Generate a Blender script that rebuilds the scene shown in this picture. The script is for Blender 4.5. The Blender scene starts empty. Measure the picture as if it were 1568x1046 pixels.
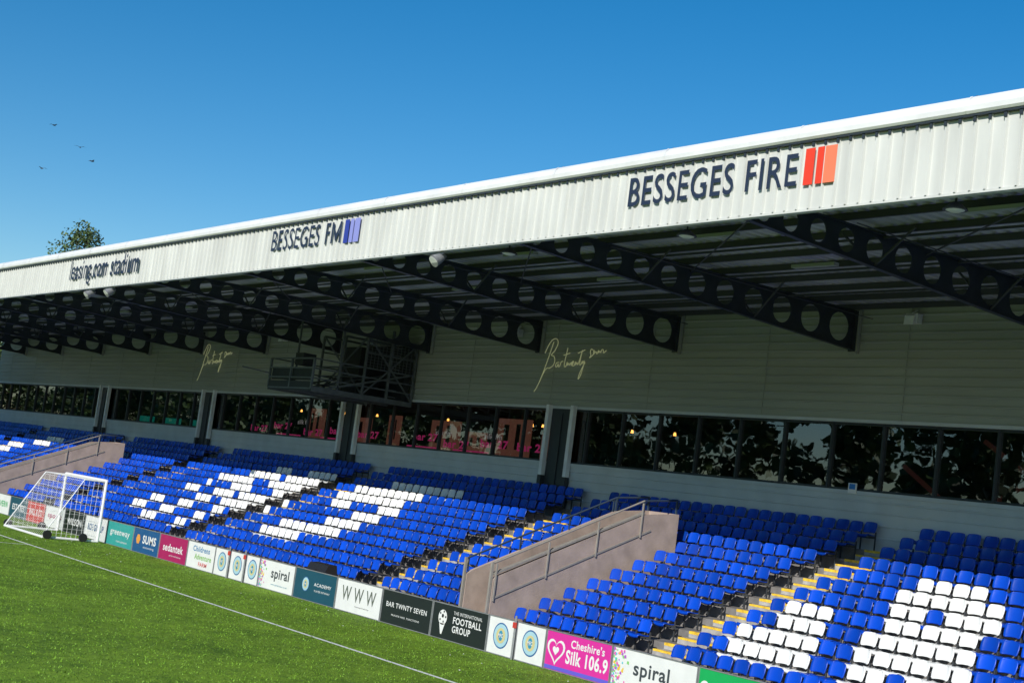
import bpy, bmesh, math, random
import numpy as np
from mathutils import Vector, Matrix
random.seed(7); rng=np.random.default_rng(7)
scene=bpy.context.scene
# X = distance from camera towards the stand, Y = along the stand, Z up
# ---------------------------------------------------------------- materials
def mat(name,col,rough=0.6,metal=0.0,nscale=None,namt=0.15,bump=0.0,bscale=None,island=0.0,stretch=(1,1,1),emit=None,estr=0,spec=0.5,coords='Object'):
    m=bpy.data.materials.new(name); m.use_nodes=True
    nt=m.node_tree; b=nt.nodes['Principled BSDF']
    b.inputs['Base Color'].default_value=(*col,1); b.inputs['Roughness'].default_value=rough
    b.inputs['Metallic'].default_value=metal; b.inputs['Specular IOR Level'].default_value=spec
    if emit: 
        b.inputs['Emission Color'].default_value=(*emit,1); b.inputs['Emission Strength'].default_value=estr
    tc=nt.nodes.new('ShaderNodeTexCoord'); mp=nt.nodes.new('ShaderNodeMapping')
    mp.inputs['Scale'].default_value=stretch
    nt.links.new(tc.outputs[coords],mp.inputs['Vector'])
    last=None
    if nscale:
        n=nt.nodes.new('ShaderNodeTexNoise'); n.inputs['Scale'].default_value=nscale; n.inputs['Detail'].default_value=6
        nt.links.new(mp.outputs[0],n.inputs['Vector'])
        r=nt.nodes.new('ShaderNodeMapRange'); r.inputs[1].default_value=0.3; r.inputs[2].default_value=0.7
        r.inputs[3].default_value=1-namt; r.inputs[4].default_value=1+namt
        nt.links.new(n.outputs[0],r.inputs[0]); last=r.outputs[0]
    if island>0:
        g=nt.nodes.new('ShaderNodeNewGeometry'); r2=nt.nodes.new('ShaderNodeMapRange')
        r2.inputs[3].default_value=1-island; r2.inputs[4].default_value=1+island
        nt.links.new(g.outputs['Random Per Island'],r2.inputs[0])
        if last:
            mm=nt.nodes.new('ShaderNodeMath'); mm.operation='MULTIPLY'
            nt.links.new(last,mm.inputs[0]); nt.links.new(r2.outputs[0],mm.inputs[1]); last=mm.outputs[0]
        else: last=r2.outputs[0]
    if last:
        vm=nt.nodes.new('ShaderNodeVectorMath'); vm.operation='SCALE'; vm.inputs[0].default_value=col
        nt.links.new(last,vm.inputs['Scale']); nt.links.new(vm.outputs[0],b.inputs['Base Color'])
    if bump>0:
        n2=nt.nodes.new('ShaderNodeTexNoise'); n2.inputs['Scale'].default_value=bscale or 20; n2.inputs['Detail'].default_value=4
        nt.links.new(mp.outputs[0],n2.inputs['Vector'])
        bp=nt.nodes.new('ShaderNodeBump'); bp.inputs['Strength'].default_value=bump; bp.inputs['Distance'].default_value=0.03
        nt.links.new(n2.outputs[0],bp.inputs['Height']); nt.links.new(bp.outputs[0],b.inputs['Normal'])
    return m
M_fascia=mat('fascia_sheet_white',(0.57,0.58,0.545),0.45,0,1.2,0.12,stretch=(1,1.5,.25))
M_cap=mat('eaves_cap_white',(0.74,0.75,0.74),0.4,0,1.5,0.08)
M_wall=mat('cladding_goosewing',(0.34,0.37,0.335),0.5,0,0.8,0.08,stretch=(1,.3,2))
M_wall2=mat('cladding_lower',(0.54,0.59,0.61),0.5,0,1.0,0.08)
M_steel=mat('truss_steel_dark',(0.028,0.036,0.047),0.5,0,3,0.2)
M_deck=mat('roof_deck_grey',(0.45,0.46,0.48),0.6,0,0.7,0.2,stretch=(.4,1,1))
M_purlin=mat('purlin_dark',(0.05,0.055,0.065),0.6)
M_conc=mat('terrace_concrete',(0.19,0.18,0.17),0.9,0,2.5,0.3,0.3,30)
M_yellow=mat('step_paint_yellow',(0.78,0.50,0.04),0.7,0,7,0.35)
M_stepw=mat('step_riser_pale',(0.36,0.35,0.33),0.8,0,4,0.3)
M_blue=mat('seat_plastic_blue',(0.002,0.055,0.46),0.32,0,None,0,island=0.25)
M_white=mat('seat_plastic_white',(0.78,0.79,0.78),0.45,0,None,0,island=0.07)
M_galv=mat('galvanised_steel',(0.32,0.33,0.34),0.5,0.5,8,0.15)
M_frm=mat('seat_frame_dark',(0.06,0.065,0.07),0.5,0.3)
M_tan=mat('stair_wall_render',(0.36,0.285,0.245),0.85,0,2,0.18,0.2,25)
M_rail=mat('rail_pale_grey',(0.27,0.25,0.22),0.5,0,6,0.1)
M_raild=mat('rail_dark',(0.03,0.05,0.08),0.5)
M_frame=mat('window_frame_dark',(0.03,0.036,0.042),0.4)
M_col=mat('door_post_grey',(0.76,0.79,0.8),0.5,0,3,.08)
M_room=mat('room_dark',(0.05,0.045,0.04),0.8,0,1.5,0.5)
M_pink=mat('pink_reflection_glow',(0.7,0.03,0.25),0.5,emit=(0.8,0.05,0.25),estr=0.42)  # self-lit colour standing in for pink reflections in the windows
M_teal=mat('teal_reflection_glow',(0.02,0.3,0.25),0.5,emit=(0.01,0.4,0.3),estr=0.3)  # self-lit colour standing in for teal reflections
M_brick=mat('brick_reflection_glow',(0.3,0.12,0.08),0.8,0,3,0.6,emit=(0.30,0.12,0.08),estr=0.36)  # brick tone with its own glow, painting reflected building fronts
M_bulb=mat('warm_bulb',(1,.5,.1),0.5,emit=(1,0.42,0.08),estr=5)
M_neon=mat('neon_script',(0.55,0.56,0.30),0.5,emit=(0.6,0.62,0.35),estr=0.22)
M_txt=mat('lettering_navy',(0.02,0.03,0.06),0.5)
M_red=mat('bar_red',(0.75,0.05,0.02),0.5); M_orange=mat('bar_coral',(0.85,0.2,0.1),0.5)
M_b1=mat('bar_navy',(0.03,0.05,0.3),0.5); M_b2=mat('bar_lilac',(0.25,0.27,0.6),0.5)
M_lampw=mat('lamp_housing_white',(0.8,0.8,0.8),0.3); M_black=mat('black_rubber',(0.012,0.012,0.013),0.6)
M_goal=mat('goal_white_paint',(0.8,0.8,0.8),0.35); M_net=mat('net_cord',(0.75,0.75,0.75),0.8)
M_bark=mat('bark',(0.09,0.065,0.045),0.9,0,6,0.4,0.5,20)
M_leaf=mat('foliage',(0.06,0.10,0.022),0.6,0,0.35,0.35,island=0.45)
M_line=mat('line_paint_white',(0.72,0.74,0.7),0.8,0,9,0.15)
M_bird=mat('bird_feathers',(0.05,0.05,0.05),0.8)
M_blade=mat('turf_fibre',(0.13,0.25,0.02),0.6,0,0.8,0.35,island=0.6,spec=.3)
# turf
def turf():
    m=bpy.data.materials.new('artificial_turf'); m.use_nodes=True; nt=m.node_tree; b=nt.nodes['Principled BSDF']
    b.inputs['Roughness'].default_value=0.8; b.inputs['Specular IOR Level'].default_value=0.2
    tc=nt.nodes.new('ShaderNodeTexCoord')
    def noise(sc,det,rg=0.6):
        n=nt.nodes.new('ShaderNodeTexNoise'); n.inputs['Scale'].default_value=sc; n.inputs['Detail'].default_value=det
        n.inputs['Roughness'].default_value=rg
        nt.links.new(tc.outputs['Object'],n.inputs['Vector']); return n
    a=noise(0.3,5); c=noise(2.2,6,.8); d=noise(16,5,.85)
    cr=nt.nodes.new('ShaderNodeValToRGB'); cr.color_ramp.elements[0].position=.42; cr.color_ramp.elements[1].position=.59
    cr.color_ramp.elements[0].color=(0.042,0.10,0.006,1); cr.color_ramp.elements[1].color=(0.25,0.40,0.03,1)
    mx=nt.nodes.new('ShaderNodeMath'); mx.operation='MULTIPLY_ADD'; mx.inputs[1].default_value=.3
    m2=nt.nodes.new('ShaderNodeMath'); m2.operation='MULTIPLY'; m2.inputs[1].default_value=.2
    m3=nt.nodes.new('ShaderNodeMath'); m3.operation='MULTIPLY_ADD'; m3.inputs[1].default_value=.5
    nt.links.new(a.outputs[0],m2.inputs[0]); nt.links.new(c.outputs[0],mx.inputs[0]); nt.links.new(m2.outputs[0],mx.inputs[2])
    nt.links.new(d.outputs[0],m3.inputs[0]); nt.links.new(mx.outputs[0],m3.inputs[2])
    nt.links.new(m3.outputs[0],cr.inputs[0]); nt.links.new(cr.outputs[0],b.inputs['Base Color'])
    bp=nt.nodes.new('ShaderNodeBump'); bp.inputs['Strength'].default_value=0.6; bp.inputs['Distance'].default_value=0.05
    nt.links.new(d.outputs[0],bp.inputs['Height']); nt.links.new(bp.outputs[0],b.inputs['Normal'])
    return m
M_turf=turf()
M_ground=mat('ground_mixed',(0.09,0.10,0.06),0.9,0,0.05,0.3)
# glass
def glass():
    m=bpy.data.materials.new('window_glass'); m.use_nodes=True; nt=m.node_tree; nt.nodes.clear()
    o=nt.nodes.new('ShaderNodeOutputMaterial'); t=nt.nodes.new('ShaderNodeBsdfTransparent'); t.inputs[0].default_value=(.5,.52,.53,1)
    g=nt.nodes.new('ShaderNodeBsdfGlossy'); g.inputs['Roughness'].default_value=0.01; g.inputs[0].default_value=(.85,.9,.92,1)
    n=nt.nodes.new('ShaderNodeTexNoise'); n.inputs['Scale'].default_value=0.9; tc=nt.nodes.new('ShaderNodeTexCoord')
    nt.links.new(tc.outputs['Object'],n.inputs['Vector'])
    bp=nt.nodes.new('ShaderNodeBump'); bp.inputs['Strength'].default_value=.12; bp.inputs['Distance'].default_value=.02
    nt.links.new(n.outputs[0],bp.inputs['Height']); nt.links.new(bp.outputs[0],g.inputs['Normal'])
    f=nt.nodes.new('ShaderNodeFresnel'); f.inputs[0].default_value=2.2
    mx=nt.nodes.new('ShaderNodeMixShader'); nt.links.new(f.outputs[0],mx.inputs[0]); nt.links.new(t.outputs[0],mx.inputs[1]); nt.links.new(g.outputs[0],mx.inputs[2])
    nt.links.new(mx.outputs[0],o.inputs[0]); return m
M_glass=glass()
# ---------------------------------------------------------------- mesh builder
class MB:
    def __init__(s): s.v=[]; s.f=[]; s.m=[]
    def quad(s,pts,mi=0):
        n=len(s.v); s.v+= [tuple(p) for p in pts]; s.f.append(tuple(range(n,n+len(pts)))); s.m.append(mi)
    def box(s,x0,x1,y0,y1,z0,z1,mi=0):
        n=len(s.v)
        s.v+=[(x0,y0,z0),(x1,y0,z0),(x1,y1,z0),(x0,y1,z0),(x0,y0,z1),(x1,y0,z1),(x1,y1,z1),(x0,y1,z1)]
        for f in [(0,3,2,1),(4,5,6,7),(0,1,5,4),(1,2,6,5),(2,3,7,6),(3,0,4,7)]:
            s.f.append(tuple(n+i for i in f)); s.m.append(mi)
    def beam(s,a,b,w,h=None,mi=0):
        h=h or w; a=Vector(a);b=Vector(b); d=(b-a).normalized(); up=Vector((0,0,1))
        if abs(d.z)>.97: up=Vector((0,1,0))
        r=d.cross(up).normalized(); u=r.cross(d).normalized(); n=len(s.v)
        for c in (a,b):
            for i,j in ((-1,-1),(1,-1),(1,1),(-1,1)):
                s.v.append(tuple(c+r*(i*w/2)+u*(j*h/2)))
        for f in [(0,1,2,3),(7,6,5,4),(0,4,5,1),(1,5,6,2),(2,6,7,3),(3,7,4,0)]:
            s.f.append(tuple(n+i for i in f)); s.m.append(mi)
    def cyl(s,a,b,r,k=8,r2=None,mi=0,cap=True):
        r2=r if r2 is None else r2; a=Vector(a);b=Vector(b); d=(b-a).normalized(); up=Vector((0,0,1))
        if abs(d.z)>.97: up=Vector((0,1,0))
        x=d.cross(up).normalized(); y=x.cross(d).normalized(); n=len(s.v)
        for c,rr in ((a,r),(b,r2)):
            for i in range(k):
                t=2*math.pi*i/k; s.v.append(tuple(c+x*(rr*math.cos(t))+y*(rr*math.sin(t))))
        for i in range(k):
            j=(i+1)%k; s.f.append((n+i,n+j,n+k+j,n+k+i)); s.m.append(mi)
        if cap:
            s.f.append(tuple(n+i for i in range(k))); s.m.append(mi)
            s.f.append(tuple(n+k+i for i in reversed(range(k)))); s.m.append(mi)
    def prof(s,pts,y0,y1,closed=False,mi=0):
        n=len(s.v); k=len(pts)
        for y in (y0,y1): s.v+=[(p[0],y,p[1]) for p in pts]
        for i in range(k if closed else k-1):
            j=(i+1)%k; s.f.append((n+i,n+j,n+k+j,n+k+i)); s.m.append(mi)
        if closed:
            s.f.append(tuple(n+i for i in range(k))); s.m.append(mi); s.f.append(tuple(n+k+i for i in range(k))); s.m.append(mi)
    def obj(s,name,mats,parent=None,smooth=False):
        me=bpy.data.meshes.new(name); me.from_pydata(s.v,[],s.f)
        if not isinstance(mats,(list,tuple)): mats=[mats]
        for m in mats: me.materials.append(m)
        me.polygons.foreach_set('material_index',s.m)
        if smooth: me.polygons.foreach_set('use_smooth',[True]*len(s.f))
        me.update(); o=bpy.data.objects.new(name,me); scene.collection.objects.link(o)
        if parent: o.parent=parent
        return o
def empty(name):
    o=bpy.data.objects.new(name,None); scene.collection.objects.link(o); return o
_tc={}
def text_geo(body,bold=0.0):
    k=(body,bold)
    if k in _tc: return _tc[k]
    c=bpy.data.curves.new('t','FONT'); c.body=body; c.size=1; c.offset=bold; c.resolution_u=4
    c.align_x='CENTER'; c.space_character=1.08
    o=bpy.data.objects.new('t',c); scene.collection.objects.link(o); bpy.context.view_layer.update()
    dg=bpy.context.evaluated_depsgraph_get(); me=bpy.data.meshes.new_from_object(o.evaluated_get(dg))
    v=np.array([tuple(x.co)[:2] for x in me.vertices]); f=[tuple(p.vertices) for p in me.polygons]
    bpy.data.objects.remove(o); bpy.data.curves.remove(c); bpy.data.meshes.remove(me)
    v=(v-v.min(0))/(v.max(0)-v.min(0))-0.5; _tc[k]=(v,f); return v,f
def add_text(mb,body,x,yc,zc,w,h,mi=0,bold=0.01,depth=0):
    """flat lettering on a plane facing -X; reading direction is -Y"""
    v,f=text_geo(body,bold); n=len(mb.v)
    mb.v+=[(x,yc-a*w,zc+b*h) for a,b in v]
    for q in f: mb.f.append(tuple(n+i for i in q)); mb.m.append(mi)
def disc(mb,x,yc,zc,r,mi=0,k=28,ry=None):
    ry=ry or r
    mb.quad([(x,yc-ry*math.cos(2*math.pi*i/k),zc+r*math.sin(2*math.pi*i/k)) for i in range(k)],mi)
# ---------------------------------------------------------------- ground
g=MB(); g.quad([(-2500,-2500,-0.01),(2500,-2500,-0.01),(2500,2500,-0.01),(-2500,2500,-0.01)]); g.obj('ground',M_ground)
g=MB(); g.quad([(-52,-12,0),(22.3,-12,0),(22.3,113,0),(-52,113,0)]); g.obj('football_pitch',M_turf)
g=MB()
g.quad([(17.72,-2,.004),(17.84,-2,.004),(17.84,106,.004),(17.72,106,.004)])
g.quad([(-46,105.9,.0045),(17.7,105.9,.0045),(17.7,106.02,.0045),(-46,106.02,.0045)])
g.quad([(-46,52,.0045),(17.7,52,.0045),(17.7,52.12,.0045),(-46,52.12,.0045)])
g.obj('touchline_marking',M_line)
# turf fibres: small upright blades over the part of the pitch nearest the stand
nb=150000
by=12+60*rng.uniform(0,1,nb)**1.25; bx=rng.uniform(3,22.15,nb)
keep=~((bx>17.68)&(bx<17.88)&(rng.uniform(0,1,nb)<.75)); bx=bx[keep]; by=by[keep]; nb=len(bx)
# clump them slightly
bx=bx+.05*np.sin(by*9+bx*3); an=rng.uniform(0,math.pi,nb); hh=rng.uniform(.015,.04,nb); wd_=rng.uniform(.006,.014,nb)
lx=rng.normal(0,.015,nb); ly=rng.normal(0,.015,nb)
V=np.empty((nb,3,3)); V[:,0]=np.stack([bx-wd_*np.cos(an),by-wd_*np.sin(an),np.full(nb,.001)],1)
V[:,1]=np.stack([bx+wd_*np.cos(an),by+wd_*np.sin(an),np.full(nb,.001)],1); V[:,2]=np.stack([bx+lx,by+ly,hh],1)
me=bpy.data.meshes.new('turf_fibres'); me.vertices.add(nb*3); me.vertices.foreach_set('co',V.ravel()); me.loops.add(nb*3)
me.loops.foreach_set('vertex_index',np.arange(nb*3,dtype=np.int32)); me.polygons.add(nb); me.polygons.foreach_set('loop_start',np.arange(0,nb*3,3,dtype=np.int32))
me.materials.append(M_blade); me.update(calc_edges=True)
scene.collection.objects.link(bpy.data.objects.new('turf_fibres',me))
g=MB()
for k in range(45):
    x=rng.uniform(18.2,21.8); y=rng.uniform(17,60); s=rng.uniform(.012,.03); a=rng.uniform(0,3)
    g.quad([(x+s*math.cos(a+q*1.57),y+s*math.sin(a+q*1.57)*1.4,.03+.02*(q%2)) for q in range(4)])
g.obj('paper_litter',M_line)
# ---------------------------------------------------------------- grandstand
stand=empty('grandstand')
Y0,Y1=-8.0,110.0; PW=33.0
R0,RD,RR,NR=23.3,0.8,0.32,12
def tz(i): return 0.3+RR*i
def tp(i): return R0+RD*i
aisles=[-4.2,10.8,25.4,38.4,53.0,68.2,81.6,96.4]; AW=0.66
voms=[31.7,75.2]; VW=0.62; VE=29.6
pts=[(22.35,-.02),(22.35,.012),(R0,.012)]
for i in range(NR):
    pts+=[(tp(i),tz(i)),(tp(i+1) if i<NR-1 else PW+.1,tz(i))]
pts+=[(PW+.1,-.02)]
t=MB(); t.prof(pts,Y0,Y1,True)
t.obj('terrace',M_conc,stand)
# aisle steps
st=MB()
for a in aisles+voms:
    for i in range(NR):
        if a in voms and tp(i)>VE-.3: continue
        w=AW-.03 if a in aisles else VW-.08
        x1=tp(i); zb=(tz(i-1) if i>0 else .012); zh=zb+RR/2
        st.box(x1-.36,x1-.002,a-w,a+w,zb,zh,0)
        st.box(x1-.366,x1-.25,a-w+.02,a+w-.02,zh-.045,zh+.006,1)
        st.box(x1-.010,x1+.12,a-w+.02,a+w-.02,tz(i)-.06,tz(i)+.008,1)
        st.box(x1-.008,x1-.003,a-w+.02,a+w-.02,zh+.01,tz(i)-.063,0)
st.obj('aisle_steps',[M_stepw,M_yellow],stand)
# upper wall cladding
w=MB()
def clad(z0,z1,ya,yb,pitch=.26,mi=0):
    p=[]; z=z0
    while z<z1-1e-6:
        p+=[(PW,z),(PW,min(z+pitch*.72,z1)),(PW-.035,min(z+pitch*.80,z1)),(PW-.035,min(z+pitch*.94,z1))]; z+=pitch
    p+=[(PW,z1)]
    w.prof(p,ya,yb,False,mi)
clad(7.56,10.9,Y0,Y1)
w.box(PW-.06,PW+.02,Y0,Y1,7.46,7.56,1)
w.box(PW-.05,PW+.06,Y0,Y1,5.36,5.47,1)
p=[(PW,3.8)]
for z in (4.15,4.5,4.85,5.15): p+=[(PW,z),(PW-.02,z+.02),(PW-.02,z+.05),(PW,z+.07)]
p+=[(PW,5.36)]
w.prof(p,Y0,Y1,False,1)
w.box(PW+.02,PW+.2,Y0,Y1,7.5,10.95,0); w.box(PW+.07,PW+.2,Y0,Y1,3.8,5.4,1)
yy=Y0+1.5
while yy<Y1: w.box(PW-.042,PW-.03,yy,yy+.03,7.57,10.9,0); yy+=5.4
w.obj('wall_cladding',[M_wall,M_wall2],stand)
# windows
gl=MB(); gl.quad([(PW+.09,Y0,5.47),(PW+.09,Y0,7.46),(PW+.09,Y1,7.46),(PW+.09,Y1,5.47)]); gl.obj('window_glass',M_glass,stand)
fr=MB()
y=Y0+.3
while y<Y1:
    fr.box(PW+.0,PW+.14,y-.035,y+.035,5.47,7.46); 
    y+=1.9
fr.box(PW+.02,PW+.14,Y0,Y1,5.475,5.54); fr.box(PW+.02,PW+.14,Y0,Y1,7.39,7.455)
fr.obj('window_frames',M_frame,stand)
# room behind
rm=MB()
rm.quad([(41,Y0,4.3),(41,Y1,4.3),(41,Y1,8),(41,Y0,8)]); rm.quad([(PW+.2,Y0,4.3),(41,Y0,4.3),(41,Y1,4.3),(PW+.2,Y1,4.3)])
rm.quad([(PW+.2,Y0,7.6),(41,Y0,7.6),(41,Y1,7.6),(PW+.2,Y1,7.6)])
rm.quad([(PW+.2,Y0,4.3),(41,Y0,4.3),(41,Y0,7.6),(PW+.2,Y0,7.6)]); rm.quad([(PW+.2,Y1,4.3),(41,Y1,4.3),(41,Y1,7.6),(PW+.2,Y1,7.6)])
for y in (24,33,40,47,62,78,92): rm.box(35.5,41,y,y+.12,4.3,7.6)
rm.box(41.1,46,Y0,Y1,0,11.4)
rm.obj('lounge_interior',M_room,stand)
it=MB()  # glowing panels and lettering added in place of window reflections
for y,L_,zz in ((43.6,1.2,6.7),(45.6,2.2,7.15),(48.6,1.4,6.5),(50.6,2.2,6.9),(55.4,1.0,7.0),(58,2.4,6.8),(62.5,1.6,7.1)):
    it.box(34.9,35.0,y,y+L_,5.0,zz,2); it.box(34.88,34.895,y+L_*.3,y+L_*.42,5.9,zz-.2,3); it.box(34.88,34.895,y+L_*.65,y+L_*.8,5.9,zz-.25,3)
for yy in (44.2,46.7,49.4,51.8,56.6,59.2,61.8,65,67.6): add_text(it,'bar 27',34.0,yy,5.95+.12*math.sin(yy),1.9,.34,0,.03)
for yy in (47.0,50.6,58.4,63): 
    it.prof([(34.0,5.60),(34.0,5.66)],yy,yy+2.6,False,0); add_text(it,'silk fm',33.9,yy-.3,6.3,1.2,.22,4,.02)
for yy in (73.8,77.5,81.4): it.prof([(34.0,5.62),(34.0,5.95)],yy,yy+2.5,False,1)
it.obj('lounge_painted_reflections',[M_pink,M_teal,M_brick,M_room,mat('pale_reflection_glow',(.6,.6,.6),.5,emit=(.6,.55,.55),estr=.35)],stand)
bl=MB()
for yy in (34.3,37.5,39.8,45.2,45.9,47.1,52,54.5,58,61,65.5):
    zz=6.98
    bl.cyl((35.2,yy,zz-.07),(35.2,yy,zz+.05),.06,8,.035); bl.cyl((35.2,yy,zz+.055),(35.2,yy,7.6),.006,4,mi=1)
bl.obj('pendant_lamps',[M_bulb,M_black],stand)
rb=MB()
for a,b in (((36,21.5,5.2),(36,25.2,7.4)),((36,25.4,5.2),(36,21.8,7.4)),((36,25.6,5.0),(36,28,6.5))): rb.beam(a,b,.12)
rb.obj('interior_bracing',mat('bracing_red',(.2,.06,.05),.6,emit=(.2,.06,.05),estr=.1),stand)  # bracing carries a faint added glow of its own
# door posts
dp=MB()
for yc in (41.2,56.5,71.8,87.1):
    for sg in (-1,1):
        yy=yc+sg*.72
        dp.box(PW-.24,PW-.065,yy-.09,yy+.09,4.95,7.58,0); dp.box(PW-.25,PW-.06,yy-.10,yy+.10,3.82,4.95,1)
    dp.box(PW-.055,PW-.02,yc-.62,yc+.62,3.82,7.46,1)
    dp.box(PW-.10,PW-.055,yc-.03,yc+.03,3.85,7.3,1)
dp.obj('door_posts',[M_col,M_frame],stand)
# trusses
cells=12; ws=np.linspace(.80,1.283,cells); ws=ws*(12.5/ws.sum()); X0=20.3
def zb(x): t=(x-X0)/12.5; return 10.15+(9.62-10.15)*t
def zt(x): t=(x-X0)/12.5; return 10.70+.05*t
tr=MB()
ty=[20.22+7.62*k-7.62*3 for k in range(-0,15)]
for y in ty:
    if y<Y0+.5 or y>Y1-.3: continue
    x=X0
    for c in range(cells):
        x1=x+ws[c]; cx=(x+x1)/2; h=(zt(cx)-zb(cx)); cz=(zt(cx)+zb(cx))/2; r=min(.385*h,.45*(x1-x))
        per=[]
        for s0 in range(4):
            for q in range(5):
                tt=q/5*2-1
                per.append([(1,tt),(-tt,1),(-1,-tt),(tt,-1)][s0])
        nn=len(per); base=len(tr.v)
        for off in (-.010,.010):
            for (a,b) in per:
                px=cx+a*(x1-x)/2; hz=zt(px)-zb(px); mz=(zt(px)+zb(px))/2
                tr.v.append((px,y+off,mz+b*hz/2))
            for (a,b) in per:
                an=math.atan2(b,a); tr.v.append((cx+r*math.cos(an),y+off,cz+r*math.sin(an)))
        for i in range(nn):
            j=(i+1)%nn
            for o in (0,2*nn):
                tr.f.append((base+o+i,base+o+j,base+o+nn+j,base+o+nn+i)); tr.m.append(0)
            tr.f.append((base+nn+i,base+nn+j,base+3*nn+j,base+3*nn+i)); tr.m.append(0)
        x=x1
    xe=X0+12.5
    tr.beam((X0,y,zb(X0)-.012),(xe,y,zb(xe)-.012),.16,.024); tr.beam((X0,y,zt(X0)+.01),(xe,y,zt(xe)+.01),.16,.024)
    tr.box(xe,xe+.03,y-.12,y+.12,9.55,10.76)
    tr.box(X0-.03,X0,y-.11,y+.11,10.13,10.72)
tr.obj('roof_trusses',M_steel,stand)
cb=MB()
for y in ty:
    if y<Y0+.5 or y>Y1-.3: continue
    cb.box(32.84,32.96,y-.17,y-.13,9.5,10.85); cb.box(32.84,32.96,y+.13,y+.17,9.5,10.85)
    cb.box(32.84,32.96,y-.13,y+.13,9.5,9.54)
cb.obj('truss_wall_brackets',M_wall,stand)
# purlins, bracing and deck
pu=MB()
for x in np.arange(20.5,33,1.35): pu.box(x-.035,x+.035,Y0,Y1,10.775,10.93)
for y in ty[:-1]:
    if y<Y0: continue
    for x in (24.3,28.6):
        zz=zb(x)
        pu.cyl((x,y,zz+.03),(x,y+1.0,10.8),.03,6); pu.cyl((x,y,zz+.03),(x,y-1.0,10.8),.03,6)
    pu.cyl((20.7,y,10.5),(26,y+7.6,10.6),.02,5)
for yy in np.arange(Y0+4,Y1,7.62):
    pu.cyl((22,yy,10.35),(32,yy,10.35),.012,4)
for x in (24.5,27.2,29.9): pu.beam((x,Y0,10.68),(x,Y1,10.68),.05,.05)
pu.obj('purlins_and_ties',M_purlin,stand)
dk=MB(); ys=[];zs=[]
y=Y0
while y<Y1:
    for a,b in ((0,10.94),(.16,10.94),(.2,10.99),(.29,10.99)): ys.append(y+a); zs.append(b)
    y+=.33
n=len(dk.v)
for yy,zz in zip(ys,zs): dk.v+=[(20.1,yy,zz),(33.3,yy,zz)]
for i in range(len(ys)-1): dk.f.append((2*i,2*i+1,2*i+3,2*i+2)); dk.m.append(0)
dk.prof([(20.15,11.05),(33.5,11.05),(47,11.3),(47,11.6),(33.5,11.5),(20.4,11.78),(20.15,11.7)],Y0-.2,Y1+.2,True)
dk.obj('roof_deck',M_deck,stand)
fl=MB()
for y in ty:
    if y<0 or y>Y1: continue
    for x in (23.0,26.5): 
        fl.box(x-.09,x+.09,y+3.0,y+4.4,10.62,10.70)
fl.obj('tube_light_fittings',M_wall,stand)
# fascia ribbed
fa=MB(); ys=[];xs=[]
y=Y0
while y<Y1:
    for a,b in ((0,0),(.225,0),(.238,-.055),(.268,-.055),(.281,0)): ys.append(y+a); xs.append(20+b)
    y+=.3
for yy,xx in zip(ys,xs): fa.v+=[(xx,yy,10.14),(xx,yy,11.52)]
for i in range(len(ys)-1): fa.f.append((2*i,2*i+1,2*i+3,2*i+2)); fa.m.append(0)
fa.box(20.03,20.08,Y0,Y1,10.13,11.6); fa.box(19.97,20.12,Y0,Y1,10.09,10.137)
fa.obj('fascia_cladding',M_fascia,stand)
ca=MB(); ca.prof([(20.02,11.49),(19.90,11.49),(19.86,11.53),(19.85,11.62),(19.89,11.73),(19.97,11.81),(20.1,11.86),(20.5,11.86),(20.5,11.6)],Y0-.1,Y1+.1,True)
yy=Y0
while yy<Y1: ca.prof([(19.895,11.485),(19.85,11.53),(19.84,11.62),(19.88,11.735),(19.965,11.82),(20.1,11.872),(20.3,11.872),(20.3,11.8)],yy,yy+.05,False); yy+=3.81
ca.obj('eaves_cap',M_cap,stand)
ga=MB(); ga.box(19.905,20.0,Y0,Y1,11.445,11.478)  # dark strip and rib ticks painted in as shade under the cap
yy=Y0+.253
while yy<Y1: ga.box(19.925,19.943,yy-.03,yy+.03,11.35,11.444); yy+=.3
ga.obj('eaves_painted_shadow',M_frame,stand)
# fascia lettering
s1=MB(); FX=19.935
add_text(s1,'BESSEGES FIRE',FX,21.15,10.94,4.9,.66,0,.006)
s1.box(FX-.005,FX+.005,18.29,18.52,10.60,11.32,1); s1.box(FX-.005,FX+.005,18.06,18.22,10.60,11.32,2); s1.box(FX-.005,FX+.005,17.75,18.03,10.60,11.32,3)
s1.obj('fascia_lettering',[M_txt,M_red,M_red,M_orange])
s1=MB()
add_text(s1,'BESSEGES',FX,39.12,10.98,3.1,.66,0,.004); add_text(s1,'F',FX,37.08,10.98,.26,.64,0,0)
MW,MZ=.66,10.66
def Mp(a,b): return (FX,36.86-a*MW/.9*.86,MZ+b*.64)
for q in ([(0,0),(.14,0),(.14,1),(0,1)],[(.76,0),(.90,0),(.90,1),(.76,1)],[(.14,1),(.14,.70),(.40,.12),(.45,.12),(.45,.42)],[(.76,1),(.45,.42),(.45,.12),(.50,.12),(.76,.70)]):
    s1.quad([Mp(a,b) for a,b in q],0)
s1.box(FX-.005,FX+.005,35.86,36.1,10.62,11.32,1); s1.box(FX-.005,FX+.005,35.6,35.79,10.62,11.32,2); s1.box(FX-.005,FX+.005,35.25,35.55,10.62,11.32,3)
s1.obj('fascia_lettering',[M_txt,M_b1,M_b2,M_b2])
s1=MB()
add_text(s1,'leasing.com stadium',FX-.03,55.2,10.80,7.4,1.08,0,.012)
add_text(s1,'leasing.com stadium',FX-.034,55.17,10.80,7.4,1.08,0,.0)
s1.obj('fascia_lettering',[M_txt])
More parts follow.
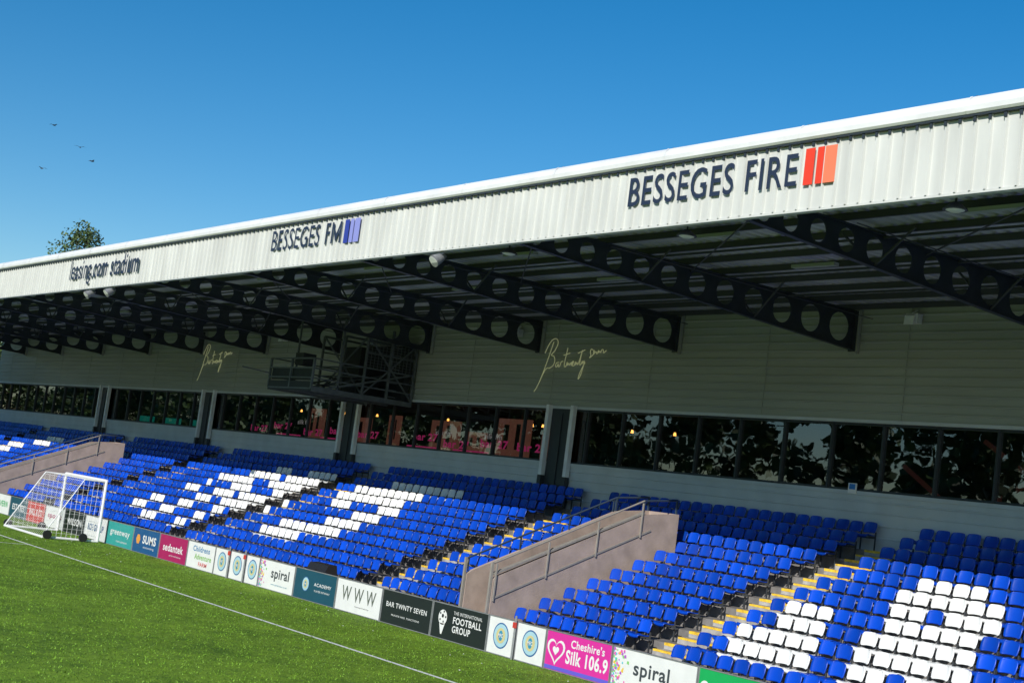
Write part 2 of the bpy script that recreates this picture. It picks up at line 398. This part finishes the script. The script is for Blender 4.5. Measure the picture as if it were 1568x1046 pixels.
# neon script
def script_sign(yc,zc):
    c=bpy.data.curves.new('neon_script_sign','CURVE'); c.dimensions='3D'; c.bevel_depth=.018; c.bevel_resolution=1; c.resolution_u=5
    S=[[(0,0),(.15,.1),(.5,.75),(.85,1.6),(.98,1.95)],
       [(.45,1.5),(.65,1.9),(1.05,2.12),(1.35,1.95),(1.15,1.6),(.85,1.42),(1.15,1.4),(1.25,1.12),(.95,.9),(.6,.95),(.3,.35)],
       [(1.5,1.15),(1.35,1.15),(1.28,1.0),(1.4,.95),(1.5,1.12),(1.5,.95),(1.62,1.0),(1.66,1.2),(1.8,1.18)],
       [(2.02,1.7),(1.88,1.1),(1.95,.95),(2.05,1.0),(2.1,1.2),(2.12,1.0),(2.22,1.15),(2.25,1.0),(2.4,1.2),(2.38,1.0),(2.5,1.1),(2.52,1.22),(2.42,1.15),(2.5,.98),(2.62,1.05),(2.66,1.22),(2.65,1.0),(2.76,1.2),(2.8,1.0),(2.95,1.3),(3.05,1.75),(2.92,1.05),(3.05,1.05),(3.12,1.25),(3.12,1.05),(3.28,1.3),(3.15,.7),(2.95,.45),(3.0,.75),(3.3,1.15)],
       [(1.78,1.42),(2.2,1.5)],[(2.75,1.5),(3.2,1.62)],
       [(3.72,1.62),(3.6,1.68),(3.55,1.55),(3.66,1.4),(3.5,1.3),(3.75,1.4),(3.85,1.58),(3.78,1.62),(3.78,1.42),(3.95,1.6),(4.0,1.42),(4.12,1.65),(4.1,1.48),(4.2,1.6),(4.25,1.48),(4.3,1.65),(4.42,1.62),(4.42,1.45),(4.6,1.6)]]
    for s in S:
        sp=c.splines.new('NURBS'); sp.points.add(len(s)-1); sp.order_u=3; sp.use_endpoint_u=True
        for i,(u,v) in enumerate(s): sp.points[i].co=(32.90,yc-(u-2.3)*.86,zc+(v-1.15)*.98,1)
    o=bpy.data.objects.new('neon_script_sign',c); c.materials.append(M_neon); scene.collection.objects.link(o)
script_sign(41.1,9.2); script_sign(71.8,9.2)
# stair walls
for vc in voms:
    e=empty('stair_gangway_wall')
    wl=MB()
    prf=[(23.15,0),(23.15,1.75),(23.3,1.85),(28.3,3.98),(29.6,4.12),(29.6,0)]
    for sg in (-1,1): 
        yy=vc+sg*VW; wl.prof(prf,yy-.06,yy+.06,True)
    wl.box(29.6,29.68,vc-VW-.06,vc+VW+.06,2.0,4.12)
    wl.obj('wall',M_tan,e)
    rl=MB()
    for sg in (-1,1):
        yy=vc+sg*VW; mi=0 if sg<0 else 1
        q=[(23.15,yy,2.18),(28.3,yy,4.38),(29.6,yy,4.52)]
        rl.cyl(q[0],q[1],.028,8,mi=mi); rl.cyl(q[1],q[2],.028,8,mi=1)
        if sg<0:
            rl.beam((23.15,yy,1.89),(28.3,yy,4.03),.15,.05,0); rl.beam((23.2,yy-.075,1.25),(28.6,yy-.075,3.55),.02,.05,0)
            for kx in (23.2,24.9,26.6,28.2): 
                zz=2.15+(kx-23.15)*.427; rl.beam((kx,yy-.085,zz-1.0),(kx,yy-.085,zz),.04,.04,0)
        else:
            for kx in (23.2,24.9,26.6,28.2): 
                zz=2.15+(kx-23.15)*.427; rl.beam((kx,yy,zz-.35),(kx,yy,zz),.03,.03,1)
        rl.beam((28.3,yy,4.38),(28.3,yy,3.9),.05,.05,1); rl.beam((29.6,yy,4.52),(29.6,yy,3.9),.05,.05,1)
        rl.beam((23.10,yy,2.2),(23.10,yy,0),.07,.07,0)
    rl.obj('handrail',[M_rail,M_raild],e)
# ---------------------------------------------------------------- seats
def seat_unit():
    bm=bmesh.new()
    T=[-1,-.8,-.35,.35,.8,1]
    def sheet(P,fw,up):
        G=[]
        for x,z,hw in P:
            G.append([bm.verts.new((x-fw*abs(t)**2,t*hw,z+up*abs(t)**2)) for t in T])
        for i in range(len(P)-1):
            for j in range(len(T)-1): bm.faces.new((G[i][j],G[i][j+1],G[i+1][j+1],G[i+1][j]))
    sheet([(-.375,.33,.16),(-.405,.39,.195),(-.35,.425,.212),(-.2,.405,.215),(-.06,.40,.212),(-.01,.42,.19)],0,.028)
    sheet([(-.01,.505,.17),(.0,.53,.205),(.035,.65,.215),(.060,.745,.208),(.072,.785,.18),(.080,.80,.15),(.115,.797,.14),(.13,.76,.14)],.06,-.012)
    bmesh.ops.recalc_face_normals(bm,faces=bm.faces)
    bmesh.ops.solidify(bm,geom=bm.faces[:],thickness=.02)
    bm.verts.index_update(); v=np.array([tuple(q.co) for q in bm.verts]); f=[tuple(a.index for a in q.verts) for q in bm.faces]; bm.free()
    return v,np.array(f)
SV,SF=seat_unit()
white=[(7,7,20.0,21.9),(6,6,18.9,22.0),(5,5,18.6,20.1),(5,5,20.6,21.6),(4,4,18.4,21.3),(3,3,18.1,20.9),(2,2,17.8,20.4),(1,1,17.4,18.8),(1,1,19.3,20.2),(0,0,17.2,19.8),
 (4,4,22.6,24.2),(3,3,22.0,23.6),(2,2,21.7,24.0),(1,1,21.2,23.5),
 (2,3,46.0,49.3),(4,5,44.8,46.6),(3,4,44.8,47.2),(6,6,44.9,46.4),(6,7,48.2,49.8),(7,8,45.6,50.6),(9,9,44.4,49.0),
 (7,8,53.7,57.0),(4,5,51.8,52.4),(4,5,53.7,56.2),(6,6,53.7,54.6),(7,7,58.2,62.0),(8,8,57.4,60.4),(5,6,57.0,58.6),(3,4,57.4,58.8),(1,2,57.4,58.6),(9,9,54,56.2),(9,9,57.8,59.4),(1,3,54.2,55.2),
 (2,2,60.6,61.9),(3,3,60.6,61.9),(5,5,60.6,62.0),(6,6,60.8,61.6),
 (6,7,90.5,93.5),(4,5,94,96),(8,9,88,91),(2,2,93,95),(6,7,98,102)]
def is_white(i,y):
    for a,b,c,d in white:
        if a<=i<=b and c<=y<=d: return True
    return False
blueP=[];whiteP=[];fm=MB()
bounds=sorted(aisles)
edges=[(Y0+.1,bounds[0]-AW)]+[(bounds[k]+AW,bounds[k+1]-AW) for k in range(len(bounds)-1)]+[(bounds[-1]+AW,Y1-.3)]
SP=.505
for i in range(NR):
    for a,b in edges:
        segs=[(a,b)]
        for vc in voms:
            if tp(i)+.1<VE and a<vc<b: segs=[(a,vc-VW-.1),(vc+VW+.1,b)]
        for c,d in segs:
            n=int((d-c)/SP); pad=((d-c)-n*SP)/2
            for k in range(n):
                y=c+pad+SP*(k+.5)
                P=(tp(i)+.56+rng.normal(0,.005),y+rng.normal(0,.006),tz(i)+rng.normal(0,.005))
                (whiteP if is_white(i,y) else blueP).append(P)
                fm.box(tp(i)+.5,tp(i)+.535,y-.255,y-.225,tz(i),tz(i)+.52)
                fm.box(tp(i)+.22,tp(i)+.5,y-.25,y-.23,tz(i)+.37,tz(i)+.40)
            fm.box(tp(i)+.40,tp(i)+.45,c,d,tz(i)+.33,tz(i)+.37)
fm.obj('seat_frames',M_frm,stand)
def seats(name,P,m):
    P=np.array(P); n=len(P); k=len(SV)
    ang=rng.normal(0,.03,n)
    V=np.repeat(SV[None],n,0).copy()
    x=V[:,:,0].copy(); z=V[:,:,2]-.4
    V[:,:,0]=x*np.cos(ang)[:,None]-z*np.sin(ang)[:,None]; V[:,:,2]=.4+x*np.sin(ang)[:,None]+z*np.cos(ang)[:,None]
    V=(V+P[:,None,:]).reshape(-1,3)
    F=(SF[None]+(np.arange(n)*k)[:,None,None]).reshape(-1,4)
    me=bpy.data.meshes.new(name); me.vertices.add(len(V)); me.vertices.foreach_set('co',V.ravel())
    me.loops.add(F.size); me.loops.foreach_set('vertex_index',F.ravel().astype(np.int32))
    me.polygons.add(len(F)); me.polygons.foreach_set('loop_start',np.arange(0,F.size,4,dtype=np.int32))
    me.polygons.foreach_set('use_smooth',np.ones(len(F),dtype=bool))
    me.materials.append(m); me.update(calc_edges=True); me.validate()
    o=bpy.data.objects.new(name,me); scene.collection.objects.link(o)
seats('blue_stadium_seats',blueP,M_blue); seats('white_stadium_seats',whiteP,M_white)
# ---------------------------------------------------------------- advertising boards
cols={}
def cm(c):
    if c not in cols: cols[c]=mat('board_paint_%d'%len(cols),c,0.4,0,3,0.04)
    return cols[c]
W=(.70,.71,.70); BK=(.015,.02,.022); NV=(.012,.07,.11); GR=(.01,.35,.09); PK=(.62,.03,.30); MG=(.35,.01,.10); BLU=(.01,.08,.22); TL=(.03,.30,.28)
BX=22.2
def board(ya,yb,bg,texts,kind='advertising_board',extra=None):
    mb=MB()
    mats=[cm(bg),M_galv]
    def mi(c):
        m=cm(c)
        if m not in mats: mats.append(m)
        return mats.index(m)
    mb.box(BX,BX+.04,ya+.02,yb-.02,.03,.93,0)
    for q in (ya+.01,yb-.04): mb.box(BX-.012,BX+.05,q,q+.03,.0,.95,1)
    mb.box(BX-.012,BX+.05,ya+.042,yb-.042,.932,.955,1); mb.box(BX-.012,BX+.05,ya+.042,yb-.042,.008,.028,1)
    mb.beam((BX+.05,yb-.3,.8),(BX+.12,yb-.3,0.01),.04,.04,1)
    yc=(ya+yb)/2; L=yb-ya
    for body,u,v,w,h,c,b in texts: add_text(mb,body,BX-.004,yc-u*L,v,w*L,h,mi(c),b)
    if extra: extra(mb,yc,L,mi)
    mb.obj(kind,mats)
def badge(mb,yc,L,mi,u=0,r=.30):
    y=yc-u*L
    disc(mb,BX-.004,y,.5,r*1.12,mi((.03,.12,.3))); disc(mb,BX-.007,y,.5,r,mi((.35,.55,.62))); disc(mb,BX-.010,y,.5,r*.66,mi((.55,.5,.25)))
    disc(mb,BX-.013,y,.5,r*.45,mi((.04,.25,.4)),ry=r*.3); add_text(mb,'MFC',BX-.016,y,.5,r*.7,r*.35,mi(W),.02)
def confetti(side):
    def f(mb,yc,L,mi):
        R=random.Random(3)
        cs=[(.1,.5,.6),(.7,.1,.4),(.75,.5,.05),(.2,.55,.15),(.4,.1,.5)]
        for k in range(90):
            u=-.49+abs(R.gauss(0,.09)); u=min(u,-.2); v=R.uniform(.06,.9); s=R.uniform(.015,.04)
            y=yc-u*L*side; c=mi(R.choice(cs)); mb.quad([(BX-.004-.0001*k,y-s,v-s),(BX-.004-.0001*k,y+s,v-s*.5),(BX-.004-.0001*k,y+s*.6,v+s),(BX-.004-.0001*k,y-s*.8,v+s*.9)],c)
    return f
def heart(mb,yc,L,mi):
    y0=yc+.33*L
    def hp(s): return [(y0-s*16*math.sin(t)**3/16,.5+s*(13*math.cos(t)-5*math.cos(2*t)-2*math.cos(3*t)-math.cos(4*t))/16) for t in np.linspace(0,2*math.pi,30)[:-1]]
    mb.quad([(BX-.004,a,b) for a,b in hp(.34)],mi(W)); mb.quad([(BX-.007,a,b) for a,b in hp(.27)],mi(PK)); mb.quad([(BX-.010,a,b) for a,b in hp(.12)],mi(W))
    mb.box(BX-.006,BX-.003,yc-.49*L,yc+.49*L,.04,.13,mi((.12,.1,.55)))
def ball(mb,yc,L,mi):
    y0=yc+.30*L; disc(mb,BX-.004,y0,.58,.2,mi(W)); disc(mb,BX-.007,y0,.62,.06,mi(BK),k=5)
    for a in range(5):
        t=a*1.257+.6; disc(mb,BX-.007,y0+.14*math.cos(t),.6+.14*math.sin(t),.035,mi(BK),k=5)
    mb.quad([(BX-.004,y0-.13,.42),(BX-.004,y0+.13,.42),(BX-.004,y0+.03,.14),(BX-.004,y0-.03,.14)],mi(W))
sp_=[('spiral',-.02,.52,.42,.42,(.05,.06,.07),.02),('www.spiralcolour.co.uk',.0,.2,.45,.07,(.1,.3,.4),.01)]
B=[(14.2,17.6,W,[('ARMITAGE',0,.5,.7,.3,BLU,.02)],None),
 (17.6,22.05,GR,[('GREENWAY GROUP',-.16,.55,.5,.22,W,.02),('www.greenway.com',-.16,.25,.4,.09,W,.0)],lambda mb,yc,L,mi: disc(mb,BX-.004,yc+.45*L,.55,.14,mi(W))),
 (22.05,24.84,W,sp_,confetti(1)),
 (24.84,27.3,PK,[('Cheshire\'s',.14,.74,.5,.2,W,.02),('Silk 106.9',.14,.42,.62,.34,W,.03)],heart),
 (29.7,32.3,BK,[('THE INTERNATIONAL',.14,.76,.5,.09,W,.0),('FOOTBALL',.14,.57,.5,.18,W,.02),('GROUP',.05,.34,.32,.18,W,.02)],ball),
 (32.3,34.9,BK,[('BAR TWNTY SEVEN',0,.56,.8,.14,W,.01),('PRIVATE HIRE  FUNCTIONS',0,.28,.55,.05,W,.0)],None),
 (34.9,37.5,W,[('W W W',0,.55,.74,.42,(.12,.14,.12),.01),('hospitality',.1,.22,.3,.05,BK,0)],None),
 (37.5,40.15,NV,[('ACADEMY',.18,.55,.4,.1,W,.01),('PLAYER PATHWAY',.18,.36,.36,.06,W,.0)],lambda mb,yc,L,mi: badge(mb,yc,L,mi,-.22,.2)),
 (40.15,42.6,W,[('spiral',.1,.52,.5,.42,(.05,.06,.07),.02),('www.spiralcolour.co.uk',.1,.2,.45,.07,(.1,.3,.4),.01)],confetti(1)),
 (46.0,48.3,W,[('Childrens',0,.72,.6,.2,(.05,.2,.4),.02),('Adventure',.08,.45,.6,.2,(.2,.45,.1),.02),('FARM',.1,.2,.3,.14,(.6,.1,.1),.02)],None),
 (48.3,50.85,MG,[('sedantek',0,.5,.7,.28,W,.02),('print solutions',.1,.22,.4,.08,W,0)],None),
 (50.85,53.4,BLU,[('SUMS',.12,.55,.5,.32,W,.03),('accounting',.12,.25,.4,.1,W,0)],lambda mb,yc,L,mi: disc(mb,BX-.004,yc+.3*L,.52,.2,mi((.7,.3,.05)),k=6)),
 (53.4,56.2,TL,[('greenway',0,.5,.72,.24,W,.01),('recruitment',.1,.22,.4,.08,W,0)],None)]
for a,b,c,tx,ex in B: board(a,b,c,tx,'advertising_board',ex)
for a,b in ((27.3,28.5),(28.55,29.7),(42.6,43.6),(43.65,44.8),(44.85,46.0)): board(a,b,W,[],'pitch_gate',lambda mb,yc,L,mi: badge(mb,yc,L,mi,0,.29))
y=56.2; q=0
gen=[(W,'ROE GROUP',BLU),(BK,'WILSON',W),(W,'sports',MG),((.5,.03,.03),'HALL & CO',W),(NV,'ESTATES',W),(W,'TAVERN',GR),(BLU,'MOTORS',W)]
while y<108: 
    c,tx,fc=gen[q%7]; board(y,y+2.5,c,[(tx,0,.5,.7,.28,fc,.02)]); y+=2.5; q+=1
y=14.2; q=3
while y>-5:
    c,tx,fc=gen[q%7]; board(y-2.5,y,c,[(tx,0,.5,.7,.28,fc,.02)]); y-=2.5; q+=1
gp=MB()
for yy in (28.52,43.62,44.82): 
    gp.cyl((BX-.05,yy,0),(BX-.05,yy,1.08),.03,8); gp.box(BX-.10,BX-.05,yy-.05,yy+.05,.78,.92,1)
gp.obj('gate_posts',[M_galv,mat('latch_red',(.5,.04,.03),.5)])
# ---------------------------------------------------------------- goal
e=empty('portable_goal'); gb=MB(); GP,GB_,ga_,gb_=21.75,19.5,55.9,60.6; H=2.5
for yy in (ga_,gb_):
    gb.cyl((GP,yy,.05),(GP,yy,H),.06,12); gb.cyl((GP,yy,.06),(GB_,yy,.06),.05,10); gb.cyl((GP,yy,H-.04),(GP-.9,yy,H-.04),.03,8); gb.cyl((GP-.9,yy,H-.04),(GB_,yy,.1),.022,8)
gb.cyl((GP,ga_,H),(GP,gb_,H),.06,12); gb.cyl((GB_,ga_,.06),(GB_,gb_,.06),.05,10)
gb.obj('frame',M_goal,e,False)
nt_=MB(); r=.0055
def P_(t):
    return (GP-.9*t*3,H-.04) if t<1/3 else (GP-.9+(GB_-GP+.9)*(t-1/3)*1.5,H-.04+(.1-H+.04)*(t-1/3)*1.5)
for yy in np.arange(ga_,gb_+.01,.2):
    a=P_(0);b=P_(1/3);c=P_(1); nt_.cyl((a[0],yy,a[1]),(b[0],yy,b[1]),r,3,cap=False); nt_.cyl((b[0],yy,b[1]),(c[0],yy,c[1]),r,3,cap=False)
for t in np.linspace(0,1,18):
    a=P_(t); nt_.cyl((a[0],ga_,a[1]),(a[0],gb_,a[1]),r,3,cap=False)
for yy in (ga_,gb_):
    for x in np.arange(GB_+.15,GP,.2):
        top=H-.04 if x>GP-.9 else .1+(x-GB_)/(GP-.9-GB_)*(H-.14)
        nt_.cyl((x,yy,.06),(x,yy,top),r,3,cap=False)
    for z in np.arange(.25,H,.2):
        xl=GB_+(z-.1)/(H-.14)*(GP-.9-GB_); nt_.cyl((xl,yy,z),(GP,yy,z),r,3,cap=False)
nt_.obj('net',M_net,e)
wh=MB()
for x,yy in ((19.65,ga_-.12),(21.1,ga_-.12),(19.65,gb_+.12),(21.1,gb_+.12)): wh.cyl((x,yy-.05,.17),(x,yy+.05,.17),.17,16)
wh.obj('wheels',M_black,e)
# equipment behind boards
e=empty('pitchside_speaker'); b_=MB()
b_.prof([(22.75,.012),(22.7,.9),(22.8,1.12),(23.1,1.15),(23.15,.9),(23.15,.012)],39.2,40.4,True); b_.cyl((22.72,39.8,.75),(22.69,39.8,.75),.2,16); b_.obj('cabinet',M_black,e)
# gantry
e=empty('camera_gantry'); gm=MB()
ya,yb,xa,xb,za,zc_=51.6,55.4,28.0,32.9,7.3,9.9
for yy in (ya,(ya+yb)/2,yb):
    gm.beam((xa,yy,za),(xb,yy,za),.12,.2); 
    for x in (xa,30.4,xb-.05): gm.beam((x,yy,za),(x,yy,zc_ if x>29 else za+1.25),.09,.09)
    gm.beam((xa+.4,yy,za),(xb,yy,8.6),.07,.07)
    gm.beam((30.4,yy,zc_),(xb,yy,zc_),.09,.09)
for x in (xa,30.4,xb-.05):
    for z in (za,za+.45,za+.85,za+1.25): gm.beam((x,ya,z),(x,yb,z),.06,.06)
for z in (za+.45,za+.85,za+1.25,9.2,9.9):
    for yy in (ya,yb): gm.beam((xa if z<9 else 30.4,yy,z),(xb,yy,z),.055,.055)
gm.box(xa,xb,ya,yb,za+.08,za+.12,1); gm.box(xa-.02,xa,ya,yb,za-.1,za+.3,1)
for yy in (ya,yb):
    gm.beam((30.4,yy,za+.1),(xb,yy,zc_),.06,.06); gm.beam((30.4,yy,zc_),(xb,yy,za+.1),.06,.06)
    gm.beam((29.2,yy,za+.1),(29.2,yy,10.4),.07,.07)
    for k in range(8): gm.beam((31.6,yy+.05,za+.3*k+.2),(32.1,yy+.05,za+.3*k+.2),.03,.03)
gm.beam((30.4,ya,za+.1),(30.4,yb,zc_),.06,.06); gm.beam((30.4,yb,za+.1),(30.4,ya,zc_),.06,.06)
gm.beam((31.6,ya,za),(31.6,ya,10.3),.1,.1); gm.box(28.1,28.7,ya+1.2,ya+1.9,za+1.0,za+1.5,1)
for k in range(14): gm.beam((30.45+k*.18,ya,za+1.25),(30.45+k*.18,ya,zc_),.018,.018)
for k in range(12): gm.beam((30.45,ya,za+1.25+k*.12),(32.8,ya,za+1.25+k*.12),.014,.014)
gm.beam((xa,yb,za+.6),(26.8,yb+.3,za+.7),.05,.05)
gm.box(31.4,32.7,yb-1.6,yb-.2,za+.12,za+2.3,1); gm.box(28.05,28.09,ya+.1,yb-.1,za+.35,za+.85,1)
gm.box(32.5,32.8,ya+.2,yb-.2,za+.15,zc_-.1,1)
gm.obj('scaffold_cage',[mat('gantry_steel',(.10,.12,.13),.5,0,5,.2),mat('gantry_panel_dark',(.02,.024,.028),.6,0,4,.2)],e)
# lights below fascia
def hang(x,y,z,m=M_purlin):
    e=empty('canopy_floodlight'); b=MB(); b.cyl((x,y,10.75),(x,y,z+.12),.02,6); b.cyl((x,y,z+.14),(x,y,z+.02),.07,14,.22); b.cyl((x,y,z+.02),(x,y,z),.22,14,.22); b.obj('housing',m,e)
    b=MB(); b.cyl((x,y,z-.002),(x,y,z-.03),.17,14,.10); b.obj('lens',M_lampw,e)
for x,y in ((20.5,15.4),(20.5,22.2),(20.5,28.6)): hang(x,y,9.98)
def flood(x,y,z):
    e=empty('floodlight'); b=MB(); b.beam((x,y,10.2),(x,y,z+.1),.05,.05); b.beam((x-.02,y-.2,z+.1),(x-.02,y+.2,z+.1),.04,.04)
    b.cyl((x-.18,y,z-.14),(x+.06,y,z+.02),.17,16,.11); b.cyl((x+.06,y,z+.02),(x+.16,y,z+.08),.11,14,.06); b.obj('housing',M_galv,e)
    b=MB(); b.cyl((x-.182,y,z-.142),(x-.186,y,z-.146),.15,16,.15); b.obj('lens',M_lampw,e)
flood(20.1,31.1,9.95); flood(20.1,56.6,9.95); flood(20.1,54.4,9.95)
for y,z in ((25.7,10.35),(44.5,10.2),(64,10.2)):
    e=empty('security_light'); b=MB(); b.box(32.72,32.95,y-.2,y+.2,z,z+.28); b.beam((32.75,y,z+.28),(32.95,y,z+.42),.05,.05); b.prof([(32.72,z),(32.6,z-.06),(32.62,z+.2),(32.72,z+.27)],y-.17,y+.17,True); b.obj('housing',M_col,e)
b=MB(); b.box(PW-.09,PW-.055,27.2,27.5,5.38,5.68,0); b.box(PW-.094,PW-.092,27.24,27.46,5.5,5.66,1); b.obj('notice_sign',[M_lampw,mat('sign_blue',(.02,.2,.6),.5)])
# ---------------------------------------------------------------- trees
def leaf_mesh(name,centers,rads,nper,size,parent=None,m=M_leaf):
    V=[]
    for c,r in zip(centers,rads):
        k=int(nper*(r[0] if hasattr(r,'__len__') else r)**1.5)+10
        d=rng.normal(size=(k,3)); d/=np.linalg.norm(d,axis=1)[:,None]; rr=rng.uniform(.45,1.05,(k,1))
        pos=np.array(c)+d*rr*np.array(r)
        a=rng.normal(size=(k,3)); a/=np.linalg.norm(a,axis=1)[:,None]; b=np.cross(a,rng.normal(size=(k,3))); b/=np.linalg.norm(b,axis=1)[:,None]
        s=rng.uniform(.6,1.3,(k,1))*size
        V.append(np.stack([pos-a*s-b*s*.5,pos+a*s-b*s*.4,pos+a*s*.7+b*s*.6,pos-a*s*.6+b*s*.5],1))
    V=np.concatenate(V).reshape(-1,3); nf=len(V)//4
    me=bpy.data.meshes.new(name); me.from_pydata(V.tolist(),[],[tuple(range(4*i,4*i+4)) for i in range(nf)]); me.materials.append(m)
    o=bpy.data.objects.new(name,me); scene.collection.objects.link(o)
    if parent:o.parent=parent
    return o
def tree(x,y,h,cr,nper=90,size=.16):
    e=empty('broadleaf_tree'); t=MB(); t.cyl((x,y,0),(x,y,h*.45),.35,10,.22); t.cyl((x,y,h*.45),(x+.3,y,h*.85),.22,8,.05)
    C=[];R=[]
    for k in range(34):
        a=rng.uniform(0,6.28); f=rng.uniform(0,1); z=h*(.35+.6*f); w=cr*(1-abs(f-.4)**1.6*1.3)*rng.uniform(.35,1)
        c=(x+w*math.cos(a),y+w*math.sin(a),z); C.append(c); R.append((rng.uniform(.5,1.3),)*3)
        t.cyl((x,y,z-h*.12),c,.07,5,.02)
    for dx,dy,dz,rr in ((0,0,-.8,.9),(-.9,.3,-1.7,1.0),(.9,-.2,-1.4,.9),(0,.2,-2.4,1.4),(1.5,.2,-2.6,1.1),(-1.6,0,-2.8,1.1)):
        C.append((x+dx*.8,y-dx*.8,h+dz)); R.append((rr,rr,rr))
    t.obj('trunk',M_bark,e); leaf_mesh('crown',C,R,nper,size,e)
tree(42.5,124.5,23.3,2.7,110,.12); tree(40,131,17,4,60,.2); tree(36,123,12,4,60,.2); tree(27,126,11,4,60,.2)
C=[];R=[]
for k in range(1000):
    y=rng.uniform(20,380); x=-66+rng.normal(0,4); z=rng.uniform(1.5,25+4*math.sin(y*.11)+2*math.sin(y*.31)); C.append((x,y,z)); R.append((rng.uniform(1.8,3.4),)*3)
leaf_mesh('distant_tree_row',C,R,16,.6)  # unseen row, grown tall and dense to keep sky out of the glass
C=[];R=[]
for k in range(130):
    x=rng.uniform(-60,60); y=135+rng.normal(0,2); z=rng.uniform(1,9+2*math.sin(x*.2)); C.append((x,y,z)); R.append((rng.uniform(1.2,2.4),)*3)
leaf_mesh('distant_tree_row',C,R,28,.3)
# ---------------------------------------------------------------- birds
for x,y,z,a in ((32.6,95.8,23.0,.2),(31.8,96.3,23.85,1.2),(30.1,97.3,25.1,.6),(30,98,22.1,1.8),(57,99,26.2,.3)):
    b=MB(); ca_,sa=math.cos(a),math.sin(a)
    def L(u,v,w): return (x+u*ca_-v*sa,y+u*sa+v*ca_,z+w)
    b.cyl(L(-.17,0,0),L(0,0,.01),.02,6,.05); b.cyl(L(0,0,.01),L(.17,0,.0),.05,6,.015)
    for s in (-1,1):
        b.quad([L(-.07,s*.03,0),L(.07,s*.03,0),L(.08,s*.2,.09),L(-.03,s*.2,.09)]); b.quad([L(-.03,s*.2,.09),L(.08,s*.2,.09),L(-.06,s*.42,.03)])
    b.obj('bird',M_bird)
# ---------------------------------------------------------------- light
d=Vector((-.75,-.42,.455)).normalized()
sl=bpy.data.lights.new('sun','SUN'); sl.energy=5.0; sl.angle=math.radians(.5); sl.color=(1,.955,.89)
so=bpy.data.objects.new('sun',sl); scene.collection.objects.link(so); so.rotation_euler=d.to_track_quat('Z','Y').to_euler()
wd=bpy.data.worlds.new('World'); scene.world=wd; wd.use_nodes=True; nt=wd.node_tree
bg=nt.nodes['Background']; sk=nt.nodes.new('ShaderNodeTexSky'); sk.sky_type='NISHITA'; sk.sun_disc=False
sk.sun_elevation=math.asin(d.z); sk.sun_rotation=math.atan2(d.x,d.y); sk.altitude=0; sk.air_density=1.0; sk.dust_density=.1; sk.ozone_density=3
hs=nt.nodes.new('ShaderNodeHueSaturation'); hs.inputs['Saturation'].default_value=1.42; hs.inputs['Hue'].default_value=.498
nt.links.new(sk.outputs[0],hs.inputs['Color']); nt.links.new(hs.outputs[0],bg.inputs[0]); bg.inputs[1].default_value=.112
scene.view_settings.view_transform='Standard'; scene.view_settings.look='None'; scene.view_settings.exposure=0
# ---------------------------------------------------------------- camera
th,ph,ro=math.radians(36.23),math.radians(6.17),math.radians(7.5)
fh=Vector((math.sin(th),math.cos(th),0)); Rt=Vector((math.cos(th),-math.sin(th),0)); Z=Vector((0,0,1))
F=fh*math.cos(ph)+Z*math.sin(ph); U=-fh*math.sin(ph)+Z*math.cos(ph)
ex=Rt*math.cos(ro)+U*math.sin(ro); up=-Rt*math.sin(ro)+U*math.cos(ro)
cam=bpy.data.cameras.new('camera'); cam.lens=50; cam.sensor_width=36; cam.clip_end=6000; cam.clip_start=.1
co=bpy.data.objects.new('camera',cam); scene.collection.objects.link(co)
mw=Matrix((ex,up,-F)).transposed().to_4x4(); mw.translation=Vector((0,0,4)); co.matrix_world=mw
scene.camera=co
